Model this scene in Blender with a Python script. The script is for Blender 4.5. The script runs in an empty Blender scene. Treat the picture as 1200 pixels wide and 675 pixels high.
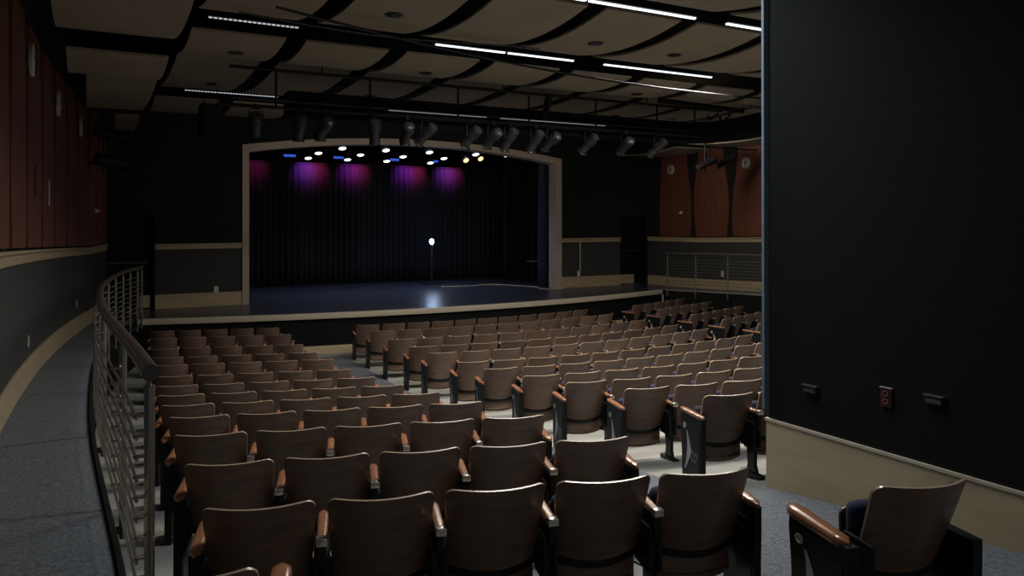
import bpy, bmesh, math, random
from mathutils import Vector, Matrix
random.seed(7)
S = bpy.context.scene
COL = S.collection
PI = math.pi
CAM_Z = 3.0
XC = 8.0                      # centre line of the hall
UP = Vector((0, 0, 1))

# ------------------------------------------------------------------ helpers
def lerp_tab(x, xs, ys):
    if x <= xs[0]: return ys[0] + (ys[1]-ys[0])/(xs[1]-xs[0])*(x-xs[0])
    for i in range(len(xs)-1):
        if x <= xs[i+1]:
            t = (x-xs[i])/(xs[i+1]-xs[i]); return ys[i]+(ys[i+1]-ys[i])*t
    return ys[-1]

def sstep(a, b, x):
    t = min(1, max(0, (x-a)/(b-a))); return t*t*(3-2*t)

class MB:
    """collects shapes, then links them as ONE mesh object"""
    def __init__(s): s.v = []; s.f = []; s.m = []
    def add(s, vs, fs, mi=0):
        o = len(s.v); s.v += [tuple(p) for p in vs]
        s.f += [tuple(i+o for i in f) for f in fs]; s.m += [mi]*len(fs); return s
    def box(s, a, b, mi=0, M=None):
        (x0,y0,z0),(x1,y1,z1) = a, b
        vs = [Vector(p) for p in ((x0,y0,z0),(x1,y0,z0),(x1,y1,z0),(x0,y1,z0),(x0,y0,z1),(x1,y0,z1),(x1,y1,z1),(x0,y1,z1))]
        if M: vs = [M @ p for p in vs]
        return s.add(vs, [(0,3,2,1),(4,5,6,7),(0,1,5,4),(1,2,6,5),(2,3,7,6),(3,0,4,7)], mi)
    def tube(s, pts, r, n=10, mi=0, cap=True, r2=None):
        pts = [Vector(p) for p in pts]; o = len(s.v); k = len(pts)
        prev = None
        for i, p in enumerate(pts):
            d = (pts[min(i+1, k-1)]-pts[max(i-1, 0)]).normalized()
            if prev is None:
                a = d.cross(UP if abs(d.z) < .9 else Vector((1, 0, 0))).normalized()
            else:
                a = (prev-d*prev.dot(d)).normalized()
            prev = a; b = d.cross(a)
            rr = r if r2 is None else r+(r2-r)*i/(k-1)
            for j in range(n):
                t = 2*PI*j/n; s.v.append(tuple(p+(a*math.cos(t)+b*math.sin(t))*rr))
        for i in range(k-1):
            for j in range(n):
                j2 = (j+1) % n
                s.f.append((o+i*n+j, o+i*n+j2, o+(i+1)*n+j2, o+(i+1)*n+j)); s.m.append(mi)
        if cap:
            s.f.append(tuple(o+j for j in reversed(range(n)))); s.m.append(mi)
            s.f.append(tuple(o+(k-1)*n+j for j in range(n))); s.m.append(mi)
        return s
    def lathe(s, prof, n=20, M=None, mi=0):
        """profile of (r, z) turned about z, open ends are capped"""
        o = len(s.v)
        for r, z in prof:
            for j in range(n):
                p = Vector((r*math.cos(2*PI*j/n), r*math.sin(2*PI*j/n), z))
                s.v.append(tuple(M @ p if M else p))
        for i in range(len(prof)-1):
            for j in range(n):
                j2 = (j+1) % n
                s.f.append((o+i*n+j, o+i*n+j2, o+(i+1)*n+j2, o+(i+1)*n+j)); s.m.append(mi)
        s.f.append(tuple(o+j for j in reversed(range(n)))); s.m.append(mi)
        k = len(prof)-1
        s.f.append(tuple(o+k*n+j for j in range(n))); s.m.append(mi)
        return s
    def grid(s, P, mi=0, flip=False):
        """P[i][j] points"""
        o = len(s.v); n = len(P[0])
        for row in P: s.v += [tuple(p) for p in row]
        for i in range(len(P)-1):
            for j in range(n-1):
                f = (o+i*n+j, o+i*n+j+1, o+(i+1)*n+j+1, o+(i+1)*n+j)
                s.f.append(f[::-1] if flip else f); s.m.append(mi)
        return s
    def slab(s, P, off, mi=0, mi_edge=None):
        """grid P with thickness: off(point)->second side point"""
        if mi_edge is None: mi_edge = mi
        Q = [[off(Vector(p)) for p in row] for row in P]
        s.grid(P, mi); s.grid(Q, mi, True)
        R, C = len(P), len(P[0])
        loop = [(0, j) for j in range(C)]+[(i, C-1) for i in range(1, R)]+[(R-1, j) for j in range(C-2, -1, -1)]+[(i, 0) for i in range(R-2, 0, -1)]
        o = len(s.v); L = len(loop)
        for i, j in loop: s.v.append(tuple(P[i][j])); s.v.append(tuple(Q[i][j]))
        for k in range(L):
            a, b = o+2*k, o+2*((k+1) % L)
            s.f.append((b, a, a+1, b+1)); s.m.append(mi_edge)
        return s
    def prism(s, poly, h0, h1, fr, mi=0):
        """poly of 2D points; fr(a,b,h)->3D"""
        n = len(poly)
        vs = [fr(a, b, h0) for a, b in poly]+[fr(a, b, h1) for a, b in poly]
        fs = [tuple(reversed(range(n))), tuple(range(n, 2*n))]
        fs += [(i, (i+1) % n, n+(i+1) % n, n+i) for i in range(n)]
        return s.add(vs, fs, mi)
    def mesh(s, name, mats, smooth=True, angle=40):
        me = bpy.data.meshes.new(name); me.from_pydata(s.v, [], s.f)
        for m in (mats if isinstance(mats, (list, tuple)) else [mats]): me.materials.append(m)
        me.polygons.foreach_set('material_index', s.m)
        bm = bmesh.new(); bm.from_mesh(me)
        bmesh.ops.remove_doubles(bm, verts=bm.verts, dist=1e-5)
        bmesh.ops.recalc_face_normals(bm, faces=bm.faces)
        bm.to_mesh(me); bm.free()
        if smooth:
            me.polygons.foreach_set('use_smooth', [True]*len(me.polygons))
            me.set_sharp_from_angle(angle=math.radians(angle))
        me.update(); return me
    def build(s, name, mats, parent=None, smooth=True, angle=40):
        return put(name, s.mesh(name, mats, smooth, angle), parent)

def put(name, me, parent=None, loc=None, rz=None):
    o = bpy.data.objects.new(name, me); COL.objects.link(o)
    if parent: o.parent = parent
    if loc is not None: o.location = loc
    if rz is not None: o.rotation_euler = (0, 0, rz)
    return o

def tag(o, label, cat, group=None, kind=None):
    o['label'] = label; o['category'] = cat
    if group: o['group'] = group
    if kind: o['kind'] = kind
    return o

def thing(name, label, cat, loc=(0, 0, 0), rz=0, group=None):
    o = bpy.data.objects.new(name, None); COL.objects.link(o)
    o.empty_display_size = .1
    o.location = loc; o.rotation_euler = (0, 0, rz)
    return tag(o, label, cat, group)

def struct(o, label, cat):
    o['kind'] = 'structure'; o['label'] = label; o['category'] = cat; return o

def bevel_box(a, b, r, seg=2):
    bm = bmesh.new()
    bmesh.ops.create_cube(bm, size=1)
    c = [(a[i]+b[i])/2 for i in range(3)]; d = [b[i]-a[i] for i in range(3)]
    for v in bm.verts: v.co = Vector([c[i]+v.co[i]*d[i] for i in range(3)])
    bmesh.ops.bevel(bm, geom=bm.edges[:], offset=r, segments=seg, profile=.5, affect='EDGES')
    m = MB(); bm.verts.index_update()
    m.add([v.co.copy() for v in bm.verts], [tuple(v.index for v in f.verts) for f in bm.faces]); bm.free()
    return m

ORD = ['zeroth','first','second','third','fourth','fifth','sixth','seventh','eighth','ninth','tenth','eleventh','twelfth','thirteenth','fourteenth','fifteenth']

# ------------------------------------------------------------------ materials
def mat(name, col, rough=.6, metal=0., col2=None, scale=8., stretch=(1, 1, 1), bump=0., bscale=None, coat=0., rnd=0., emit=None, detail=4., spec=.5, coords='Object'):
    m = bpy.data.materials.new(name); m.use_nodes = True
    nt = m.node_tree; N, L = nt.nodes, nt.links
    b = N['Principled BSDF']
    b.inputs['Roughness'].default_value = rough; b.inputs['Metallic'].default_value = metal
    b.inputs['Specular IOR Level'].default_value = spec
    if coat: b.inputs['Coat Weight'].default_value = coat; b.inputs['Coat Roughness'].default_value = .15
    tc = N.new('ShaderNodeTexCoord'); mp = N.new('ShaderNodeMapping')
    mp.inputs['Scale'].default_value = stretch; L.new(tc.outputs[coords], mp.inputs['Vector'])
    nz = N.new('ShaderNodeTexNoise'); nz.inputs['Scale'].default_value = scale; nz.inputs['Detail'].default_value = detail
    L.new(mp.outputs['Vector'], nz.inputs['Vector'])
    cr = N.new('ShaderNodeValToRGB')
    c2 = col2 or tuple(min(1, c*1.35) for c in col)
    cr.color_ramp.elements[0].position = .3; cr.color_ramp.elements[1].position = .7
    cr.color_ramp.elements[0].color = (*col, 1); cr.color_ramp.elements[1].color = (*c2, 1)
    L.new(nz.outputs['Fac'], cr.inputs['Fac'])
    out = cr.outputs['Color']
    if rnd:
        oi = N.new('ShaderNodeObjectInfo'); hs = N.new('ShaderNodeHueSaturation')
        mr = N.new('ShaderNodeMapRange'); mr.inputs['To Min'].default_value = 1-rnd; mr.inputs['To Max'].default_value = 1+rnd
        L.new(oi.outputs['Random'], mr.inputs['Value']); L.new(mr.outputs['Result'], hs.inputs['Value'])
        L.new(out, hs.inputs['Color']); out = hs.outputs['Color']
    L.new(out, b.inputs['Base Color'])
    if bump:
        n2 = N.new('ShaderNodeTexNoise'); n2.inputs['Scale'].default_value = bscale or scale*4; n2.inputs['Detail'].default_value = 3
        L.new(mp.outputs['Vector'], n2.inputs['Vector'])
        bp = N.new('ShaderNodeBump'); bp.inputs['Strength'].default_value = bump; bp.inputs['Distance'].default_value = .01
        L.new(n2.outputs['Fac'], bp.inputs['Height']); L.new(bp.outputs['Normal'], b.inputs['Normal'])
    if emit:
        b.inputs['Emission Color'].default_value = (*emit[0], 1); b.inputs['Emission Strength'].default_value = emit[1]
    return m

M = {}
M['seat_wood'] = mat('seat_walnut', (.135,.083,.058), .40, col2=(.190,.122,.088), scale=5, stretch=(1.0,1,5), rnd=.16, coat=.10)
M['lit_ply_edge'] = mat('lit_seat_ply_edge', (.40,.29,.20), .3, col2=(.5,.37,.26), scale=20, coat=.4)  # bare plywood edge, lightened for the light it catches
M['arm_wood'] = mat('armrest_cherry', (.30,.125,.06), .22, col2=(.42,.19,.095), scale=5, stretch=(9,1.5,3), coat=.6, rnd=.12)
M['navy'] = mat('navy_fabric', (.020,.026,.060), .9, col2=(.034,.042,.088), scale=160, bump=.25)
M['black_metal'] = mat('black_iron', (.006,.0065,.007), .45, col2=(.010,.011,.012), scale=30, spec=.3)
M['silver'] = mat('silver_inlay', (.42,.43,.40), .4, metal=.3, scale=25)
M['chrome'] = mat('bracket_steel', (.62,.57,.50), .25, metal=.7, scale=30)
M['steel'] = mat('brushed_steel', (.42,.40,.37), .28, metal=.9, col2=(.52,.49,.46), scale=12, stretch=(1,1,20))
M['rail_wood'] = mat('dark_handrail', (.085,.07,.06), .3, col2=(.12,.10,.085), scale=6, coat=.3)
M['concrete'] = mat('grey_concrete', (.25,.26,.235), .7, col2=(.36,.36,.33), scale=1.6, bump=.05, detail=8)
M['carpet'] = mat('slate_carpet', (.075,.090,.106), .97, col2=(.20,.222,.25), scale=45, bump=.5, bscale=260, detail=6)
M['stage_floor'] = mat('blue_sheen_stage_floor', (.024,.027,.040), .30, col2=(.050,.056,.082), scale=2.2, stretch=(1,2.5,1), bump=.03, detail=8)  # black floor with the ghost light's blue reflection mixed into its colour
M['lip'] = mat('pale_maple_edge', (.52,.46,.35), .4, col2=(.6,.53,.41), scale=4, stretch=(.4,3,3))
M['maple'] = mat('maple_trim', (.46,.37,.225), .42, col2=(.55,.45,.285), scale=2.5, stretch=(.8,.8,3), coat=.1)
M['portal'] = mat('portal_trim', (.50,.41,.33), .5, col2=(.58,.48,.39), scale=3)
M['black_paint'] = mat('black_paint', (.004,.0045,.005), .8, col2=(.006,.007,.0075), scale=4, spec=.2)
M['black_wall'] = mat('black_green_fabric_wall', (.006,.0085,.0072), .95, col2=(.010,.0135,.0115), scale=60, stretch=(1,1,5), bump=.2)
M['grey_wall'] = mat('charcoal_wall', (.040,.043,.042), .85, col2=(.052,.055,.054), scale=45, stretch=(1,1,4), bump=.1)
M['near_wall'] = mat('dark_woven_panel', (.0088,.0108,.0092), 1., col2=(.016,.0185,.016), scale=55, stretch=(1,1,6), bump=.35, spec=.08)
M['stage_lit_trim'] = mat('stage_lit_edge', (.135,.185,.235), .5, col2=(.17,.225,.28), scale=10)  # bluish tint of the stage light put into the trim colour
M['cherry'] = mat('cherry_panel', (.135,.042,.024), .55, col2=(.19,.064,.036), scale=2.2, stretch=(5,5,.7), coat=.1)
M['cloud'] = mat('tan_ceiling_panel', (.285,.228,.16), .75, col2=(.34,.272,.195), scale=1.4, detail=6)
M['white_plastic'] = mat('white_plastic', (.62,.62,.60), .5, scale=20)
M['pale_disc'] = mat('pale_disc', (.50,.49,.46), .6, scale=20)
M['fixture'] = mat('fixture_black', (.010,.0105,.0105), .5, col2=(.016,.017,.017), scale=20, spec=.3)
M['cast'] = mat('cast_grey', (.045,.045,.045), .38, metal=.6, col2=(.09,.09,.088), scale=9)
M['curtain'] = mat('black_velour', (.008,.0075,.009), .95, col2=(.014,.013,.016), scale=6, stretch=(6,6,.4))
M['navy_blue_lit_curtain'] = mat('navy_blue_lit_velour', (.035,.045,.090), .9, col2=(.05,.062,.12), scale=6, stretch=(6,6,.4))  # navy cloth with blue stage light worked into the colour
M['cable'] = mat('yellow_cable', (.50,.44,.28), .6, scale=30)
M['black_cable'] = mat('black_cable', (.01,.01,.01), .6, scale=30)
M['red_plate'] = mat('red_outlet_plate', (.035,.010,.010), .5, scale=20)
M['pink'] = mat('pale_red_socket', (.20,.075,.075), .5, scale=20)
M['tube'] = mat('light_tube', (.9,.9,.9), .4, scale=20, emit=((.85,.93,1.0), 1.5))
M['tube_dot'] = mat('light_tube_dotted', (.6,.6,.6), .4, scale=20, emit=((.85,.93,1.0), .55))
M['glint_glow'] = mat('flange_glint_glow', (.6,.6,.6), .4, scale=20, emit=((.88,.94,1.0), .18))
M['lens_white'] = mat('lens_white', (.9,.9,.9), .3, scale=20, emit=((.93,.96,1.0), 2.2))
M['lens_warm'] = mat('lens_warm', (.9,.8,.6), .3, scale=20, emit=((1.0,.62,.30), 1.5))
M['lens_blue'] = mat('lens_blue', (.1,.2,.8), .3, scale=20, emit=((.05,.16,1.0), .5))
M['spot_body'] = mat('spot_body', (.045,.045,.045), .32, metal=.4, col2=(.10,.10,.10), scale=14)
M['lens_dark'] = mat('lens_dark', (.05,.055,.06), .08, scale=20, spec=.8)
M['bulb'] = mat('ghost_bulb', (1,1,1), .3, scale=20, emit=((.26,.46,1.0), 45.))

# ------------------------------------------------------------------ shape of the hall
QT = [.9,2.0,3.1,4.3,5.45,6.5,7.6,8.8,9.8,11,11.9,13,14.35,15.5,16.5]
DT = [1.165,1.28,1.395,1.51,1.64,1.775,1.905,2.03,2.10,2.145,2.18,2.205,2.22,2.24,2.24]
CH = .76                                   # height of a seat back
def hcurve(x):
    u = abs(x-XC); return u*u/28 if u < 3 else .3214+.27*(u-3)
def floor_z(x, y):
    d = lerp_tab(y-hcurve(x), QT, DT)+CH
    z = CAM_Z-d
    z += .065*sstep(3.0, 4.4, x)*(1-sstep(4.35, 5.0, y))   # level of the rear cross aisle
    return max(0.0, z)
def wall_x(y): return -.66+(y-7.5)**2/142
def wall_xr(y): return 17.05-(y-7.5)**2/142
def ramp_z(y): return CAM_Z-(1.7+.4*min(1, (y-3.6)/14.0))
RY = [3.64,5.0,6.0,7.4,9.0,11.6,13.8,15.2,16.4,17.3,17.85]
RX = [.25,.205,.16,.12,.12,.17,.34,.50,.70,.92,1.10]
def rail_x(y): return lerp_tab(y, RY, RX) if y > 3.64 else .25
def rail_sx(y):      # smoothed
    return sum(rail_x(y+d) for d in (-.8,-.4,0,.4,.8))/5
STZ = .9                                   # stage floor
def lip_y(x): return 16.8+.0222*(x-XC)**2
FW = 19.8                                  # front wall face
CEIL = 6.5

# ------------------------------------------------------------------ floor, carpets, ramps
m = MB(); ys = [ -2+.4*i for i in range(51)]; xs = [-1.2+.4*i for i in range(48)]
m.grid([[(x, y, floor_z(x, y)) for x in xs] for y in ys])
struct(m.build('floor', M['concrete'], angle=80), 'bare grey concrete floor raked under the seating blocks', 'floor')

def sheet(xa, xb, y0, y1, n=30, k=6, dz=.014):
    P = []
    for i in range(n+1):
        y = y0+(y1-y0)*i/n
        P.append([(xa(y)+(xb(y)-xa(y))*j/k, y, floor_z(xa(y)+(xb(y)-xa(y))*j/k, y)+dz) for j in range(k+1)])
    return P
m = MB()
m.grid(sheet(lambda y: 2.98+.035*(y-3.5), lambda y: lerp_tab(y, [4.4, 16.6], [4.5, 4.93]), 4.42, 16.5))
struct(m.build('aisle_carpet', M['carpet'], angle=80), 'slate carpet strip running down the aisle left of the centre seats', 'carpet')
m = MB()
m.grid(sheet(lambda y: 16-lerp_tab(y, [4.4, 16.6], [4.5, 4.93]), lambda y: 16-(2.98+.035*(y-3.5)), 8, 16.5))
struct(m.build('aisle_carpet', M['carpet'], angle=80), 'slate carpet strip running down the aisle right of the centre seats', 'carpet')
m = MB()
m.grid(sheet(lambda y: 2.98, lambda y: 4.9, 1.2, 4.42, 12, 8))
m.grid(sheet(lambda y: 0.3, lambda y: 2.98, 1.2, 2.55, 6, 8))
struct(m.build('rear_carpet', M['carpet'], angle=80), 'slate carpet of the rear cross aisle beside the dark near wall', 'carpet')

def ramp(xa, xb, y0, y1, name, label):
    m = MB(); n = 44; top = []; side = []
    for i in range(n+1):
        y = y0+(y1-y0)*i/n; z = ramp_z(y)
        top.append([(xa(y)+(xb(y)-xa(y))*j/5, y, z) for j in range(6)])
        side.append([(xb(y), y, z-t) for t in (0, .05, z-(-.05))])
    m.grid(top, 0); m.grid(side, 1)
    struct(m.build(name, [M['carpet'], M['near_wall']], angle=60), label, 'ramp')
ramp(lambda y: wall_x(y)-.05, lambda y: rail_sx(y)-.09, .6, 17.85, 'ramp_floor', 'carpeted side ramp between the left wall and the steel railing')
ramp(lambda y: wall_xr(y)+.05, lambda y: 16-(rail_sx(y)-.09), 9, 17.85, 'ramp_floor', 'carpeted side ramp between the right wall and its railing')
# curb line on the ramp edges
for side, y0 in ((0, 1.0), (1, 9.0)):
    m = MB(); pts = []
    for i in range(50):
        y = y0+(17.8-y0)*i/49; x = rail_sx(y)-.085
        pts.append((x if not side else 16-x, y, ramp_z(y)+.005))
    m.tube(pts, .022, 6)
    struct(m.build('trim_%d' % (10+side), M['near_wall'] if not side else M['chrome']), ['dark rubber nosing along the left ramp edge', 'pale metal nosing along the right ramp edge'][side], 'edging')

# ------------------------------------------------------------------ stage
m = MB(); P = []
for i in range(41):
    x = .9+14.2*i/40; P.append([(x, lip_y(x)-.03, STZ)]+[(x, lip_y(x)+(28-lip_y(x))*j/8, STZ) for j in range(1, 9)])
m.grid(P)
m.add([(-.2,17.85,STZ-.002),(.9,17.85,STZ-.002),(.9,28,STZ-.002),(-.2,28,STZ-.002)], [(0,1,2,3)])
m.add([(15.1,17.85,STZ-.002),(16.9,17.85,STZ-.002),(16.9,28,STZ-.002),(15.1,28,STZ-.002)], [(0,1,2,3)])
struct(m.build('stage_floor', M['stage_floor'], angle=60), 'glossy black stage floor behind the pale curved edge', 'stage')
m = MB(); P = []
for i in range(61):
    x = .98+14.04*i/60; P.append([(x, lip_y(x)-.05, STZ-.115), (x, lip_y(x)-.06, STZ-.06), (x, lip_y(x)-.05, STZ+.006), (x, lip_y(x)+.03, STZ+.010)])
m.slab(P, lambda p: p+Vector((0, .03, -.012)))
struct(m.build('trim_1', M['lip'], angle=50), 'pale wooden nosing curving along the front of the stage', 'stage edge')
m = MB(); P = []; B = []
for i in range(61):
    x = .9+14.2*i/60; P.append([(x, lip_y(x)+.04, STZ-.1), (x, lip_y(x)+.04, -.02)])
    B.append([(x, lip_y(x)+.022, .17), (x, lip_y(x)+.015, -.01)])
m.grid(P)
struct(m.build('stage_riser', M['black_paint'], angle=60), 'black riser under the stage edge', 'stage riser')
m = MB(); m.slab(B, lambda p: p+Vector((0, .02, 0)))
struct(m.build('baseboard_stage', M['maple'], angle=60), 'maple baseboard along the foot of the stage riser', 'baseboard')

# ------------------------------------------------------------------ side walls (curved)
def side_wall(fx, sgn, y0, y1, nm):
    """sgn +1: wall on the left (room to its +x)"""
    n = 48; Y = [y0+(y1-y0)*i/n for i in range(n+1)]
    low = MB(); low.slab([[(fx(y), y, ramp_z(y)-.3), (fx(y), y, ramp_z(y)+1.5)] for y in Y], lambda p: p+Vector((-.1*sgn, 0, 0)))
    low.slab([[(fx(y), y, ramp_z(y)+1.5), (fx(y), y, CEIL)] for y in Y], lambda p: p+Vector((-.1*sgn, 0, 0)), 1)
    o = low.build('wall_'+nm, [M['grey_wall'], M['black_wall']], angle=30)
    struct(o, 'charcoal %s side wall curving toward the stage' % nm, 'wall')
    b = MB(); b.slab([[(fx(y)+.02*sgn, y, ramp_z(y)-.02), (fx(y)+.02*sgn, y, ramp_z(y)+.29)] for y in Y], lambda p: p+Vector((-.03*sgn, 0, 0)))
    struct(b.build('baseboard_'+nm, M['maple'], angle=30), 'maple baseboard along the foot of the %s wall' % nm, 'baseboard')
    r = MB()
    r.slab([[(fx(y)+.025*sgn, y, ramp_z(y)+1.40), (fx(y)+.025*sgn, y, ramp_z(y)+1.51)] for y in Y], lambda p: p+Vector((-.04*sgn, 0, 0)))
    r.slab([[(fx(y)+.055*sgn, y, ramp_z(y)+1.51), (fx(y)+.055*sgn, y, ramp_z(y)+1.54)] for y in Y], lambda p: p+Vector((-.07*sgn, 0, 0)))
    struct(r.build('trim_'+('2' if sgn > 0 else '3'), M['maple'], angle=30), 'maple chair rail along the %s wall under the cherry panels' % nm, 'chair rail')
side_wall(wall_x, 1, -2, 19.72, 'left')
side_wall(wall_xr, -1, 8, 19.72, 'right')

def wall_panel(fx, sgn, ya, yb, amp, ph, zt, label, group):
    """thin cherry board with wavy upright edges hung on a curved wall"""
    P = []
    for i in range(17):
        t = i/16; row = []
        o1 = amp*(.5-.5*math.cos(2*PI*(t-.28-.06*math.sin(ph))/1.45)); o2 = amp*(.5-.5*math.cos(2*PI*(t-.30+.08*math.sin(ph*1.7))/1.5))*(.4 if sgn < 0 and ph < 1 else 1)
        a = ya+o1; b = yb-o2
        for j in range(5):
            y = a+(b-a)*j/4; z0 = ramp_z(y)+1.57
            row.append((fx(y)+.05*sgn, y, z0+(zt-z0)*t))
        P.append(row)
    m = MB(); m.slab(P, lambda p: p+Vector((-.04*sgn, 0, 0)))
    tag(m.build('wall_panel', M['cherry'], angle=35), label, 'wall panel', group)
LY = [7.0, 8.35, 9.95, 11.55, 12.95, 14.4, 15.75, 17.2, 18.6, 19.6]
names = ['nearest at the photo edge', 'second from the photo edge', 'third from the photo edge', 'fourth from the photo edge', 'fifth from the photo edge', 'sixth from the photo edge', 'seventh from the photo edge', 'eighth, near the side door', 'last before the dark side door']
for i in range(9):
    wall_panel(wall_x, 1, LY[i]+.09, LY[i+1]-.09, .14, i*1.7, 5.2, 'wavy red cherry panel on the left wall, '+names[i], 'cherry panels on the left wall')
RYS = [19.25, 17.9, 16.5, 15.0, 13.6]
names = ['farthest, next to the stage', 'second from the stage', 'third from the stage beside the near wall edge', 'fourth from the stage behind the near wall']
for i in range(3):
    wall_panel(wall_xr, -1, RYS[i+1]+.06, RYS[i]-.06, .20, i*2.3+.4, 5.15, 'wavy red cherry panel on the right wall, '+names[i], 'cherry panels on the right wall')

def wall_disc(fx, sgn, y, z, r, label):
    Mx = Matrix.Translation((fx(y)+.06*sgn, y, z)) @ Matrix.Rotation(PI/2*sgn, 4, 'Y')
    t = thing('wall_speaker', label, 'wall speaker', (0, 0, 0), 0, 'round wall speakers')
    MB().lathe([(r, -.02), (r, .015), (r*.9, .03), (.001, .035)], 24, Mx).build('grille', M['pale_disc'], t)
    c = MB()
    c.box((-r*.9, -.006, .03), (r*.9, .006, .042), 0, Mx); c.box((-.006, -r*.9, .03), (.006, r*.9, .042), 0, Mx)
    c.lathe([(r*.16, .03), (r*.16, .045)], 10, Mx)
    c.build('cross_bar', M['fixture'], t)
wall_disc(wall_x, 1, 10.32, 4.82, .19, 'pale round speaker high on the left wall, nearest of three')
wall_disc(wall_x, 1, 13.3, 4.73, .19, 'pale round speaker high on the left wall, middle of three')
wall_disc(wall_x, 1, 16.0, 4.68, .18, 'pale round speaker on the left wall, farthest of three near pipes')
wall_disc(wall_xr, -1, 18.73, 4.56, .15, 'pale round speaker on the right wall panel nearest the stage')
wall_disc(wall_xr, -1, 15.95, 4.61, .155, 'pale round speaker on the right wall beside the near wall edge')
def wall_bits(fx, sgn, y, z, w, h, name, label, cat, mt, group=None):
    m = MB(); x = fx(y)
    m.box((x-.01 if sgn > 0 else x-.0-.06, y-w/2, z-h/2), (x+.06 if sgn > 0 else x+.01, y+w/2, z+h/2))
    return tag(m.build(name, mt), label, cat, group)
wall_bits(wall_x, 1, 12.3, 3.36, .10, .34, 'wall_sconce', 'small white upright plate among the left wall cherry panels', 'wall plate', M['white_plastic'])
wall_bits(wall_x, 1, 10.75, 3.47, .07, .36, 'wall_slot', 'dark narrow upright slot plate on the left wall panels', 'wall plate', M['fixture'])
def knob(fx, sgn, y, z, label):
    Mx = Matrix.Translation((fx(y)+.05*sgn, y, z)) @ Matrix.Rotation(PI/2*sgn, 4, 'Y')
    tag(MB().lathe([(.05, 0), (.05, .03), (.03, .05), (.03, .09), (.001, .1)], 14, Mx).build('wall_sensor', M['pale_disc']), label, 'sensor', 'wall sensors')
knob(wall_x, 1, 17.92, 3.17, 'small pale round sensor on the left wall cherry panels')
knob(wall_xr, -1, 18.32, 3.2, 'small pale round sensor on the right wall cherry panel')

def outlet(loc, axis, label, sz=(.075, .12)):
    """axis: outward normal"""
    n = Vector(axis); rot = n.to_track_quat('Z', 'Y').to_matrix().to_4x4()
    Mx = Matrix.Translation(loc) @ rot
    t = thing('wall_outlet', label, 'outlet', (0, 0, 0), 0, 'white wall outlets')
    MB().box((-sz[0]/2, -sz[1]/2, 0), (sz[0]/2, sz[1]/2, .012), 0, Mx).build('cover_plate', M['white_plastic'], t)
    s = MB()
    for yy in (-.028, .028): s.box((-.017, yy-.014, .012), (.017, yy+.014, .016), 0, Mx)
    s.build('socket', M['pale_disc'], t)
outlet((wall_x(15.9)+.005, 15.9, 3.0-99*13.83/900), (1, 0, 0), 'white outlet low on the left wall, farther of two', (.075, .13))
outlet((wall_x(10.5)+.005, 10.5, 3.0-143*8.9/900), (1, 0, 0), 'white outlet low on the left wall, nearer of two', (.075, .13))
outlet((wall_xr(16.82)-.005, 16.82, 3-64*22.68/900), (-1, 0, 0), 'white outlet on the right wall behind the railing rods', (.11, .17))

# ------------------------------------------------------------------ front wall and proscenium
IX0, IX1, ZS, ZA = 3.52, 12.47, 4.67, 5.03
OX0, OX1, OZS, OZA = 3.36, 12.68, 4.84, 5.19
def arch(x0, x1, zs, za, n=28):
    w = (x1-x0)/2; c = (x0+x1)/2; rise = za-zs; R = (w*w+rise*rise)/(2*rise)
    return [(x0+(x1-x0)*i/n, za-R+math.sqrt(R*R-(x0+(x1-x0)*i/n-c)**2)) for i in range(n+1)]
inner = [(IX0, STZ)]+arch(IX0, IX1, ZS, ZA)+[(IX1, STZ)]
outer = [(OX0, STZ)]+arch(OX0, OX1, OZS, OZA)+[(OX1, STZ)]
m = MB()
P = [[(a[0], FW-.06, a[1]), (b[0], FW-.06, b[1]), (b[0], FW+.35, b[1])] for a, b in zip(outer, inner)]
P = [[(a[0], FW+.0, a[1])]+r for a, r in zip(outer, P)]
m.grid(P)
struct(m.build('trim_4', M['portal'], angle=35), 'pale wooden proscenium frame with a shallow arched top', 'proscenium')
def wall_front(x0, x1, low=True):
    m = MB()
    if low:
        m.box((x0, FW, STZ-.2), (x1, FW+.3, STZ+1.49), 0); m.box((x0, FW, STZ+1.49), (x1, FW+.3, CEIL), 1)
    return m
m = wall_front(1.41, OX0+.05)
m.box((OX1-.05, FW, STZ-.2), (14.93, FW+.3, STZ+1.49), 0); m.box((OX1-.05, FW, STZ+1.49), (14.93, FW+.3, CEIL), 1)
m.box((.0, FW, STZ+2.2), (1.41, FW+.3, CEIL), 1); m.box((14.93, FW, STZ+2.2), (16.4, FW+.3, CEIL), 1)
m.box((.0, FW, STZ-.2), (.37, FW+.3, STZ+2.2), 1); m.box((15.95, FW, STZ-.2), (17, FW+.3, STZ+2.2), 1)
A = arch(OX0+.04, OX1-.04, OZS-.03, OZA-.03)
m.prism([(x, z) for x, z in A]+[(OX1-.04, CEIL), (OX0+.04, CEIL)], FW, FW+.3, lambda a, b, h: (a, h, b), 1)
struct(m.build('wall_front', [M['grey_wall'], M['black_wall']], smooth=False), 'black wall around the stage opening', 'wall')
k = 5
for x0, x1, w in ((1.41, OX0, 'left'), (OX1, 14.93, 'right')):
    m = MB(); m.box((x0, FW-.03, STZ+1.39), (x1, FW+.0, STZ+1.49)); m.box((x0, FW-.06, STZ+1.49), (x1, FW, STZ+1.52))
    struct(m.build('trim_%d' % k, M['maple']), 'maple chair rail on the front wall %s of the stage opening' % w, 'chair rail'); k += 1
    m = MB(); m.box((x0, FW-.025, STZ), (x1, FW, STZ+.33))
    struct(m.build('baseboard_front_'+w, M['maple']), 'maple baseboard on the front wall %s of the stage opening' % w, 'baseboard')
outlet((2.76, FW, 3-80*19.1/900), (0, -1, 0), 'white outlet low on the front wall left of the stage', (.10, .15))
outlet((13.33, FW, 3-64*23.6/900), (0, -1, 0), 'white outlet with a conduit above it right of the stage', (.10, .16))
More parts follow.
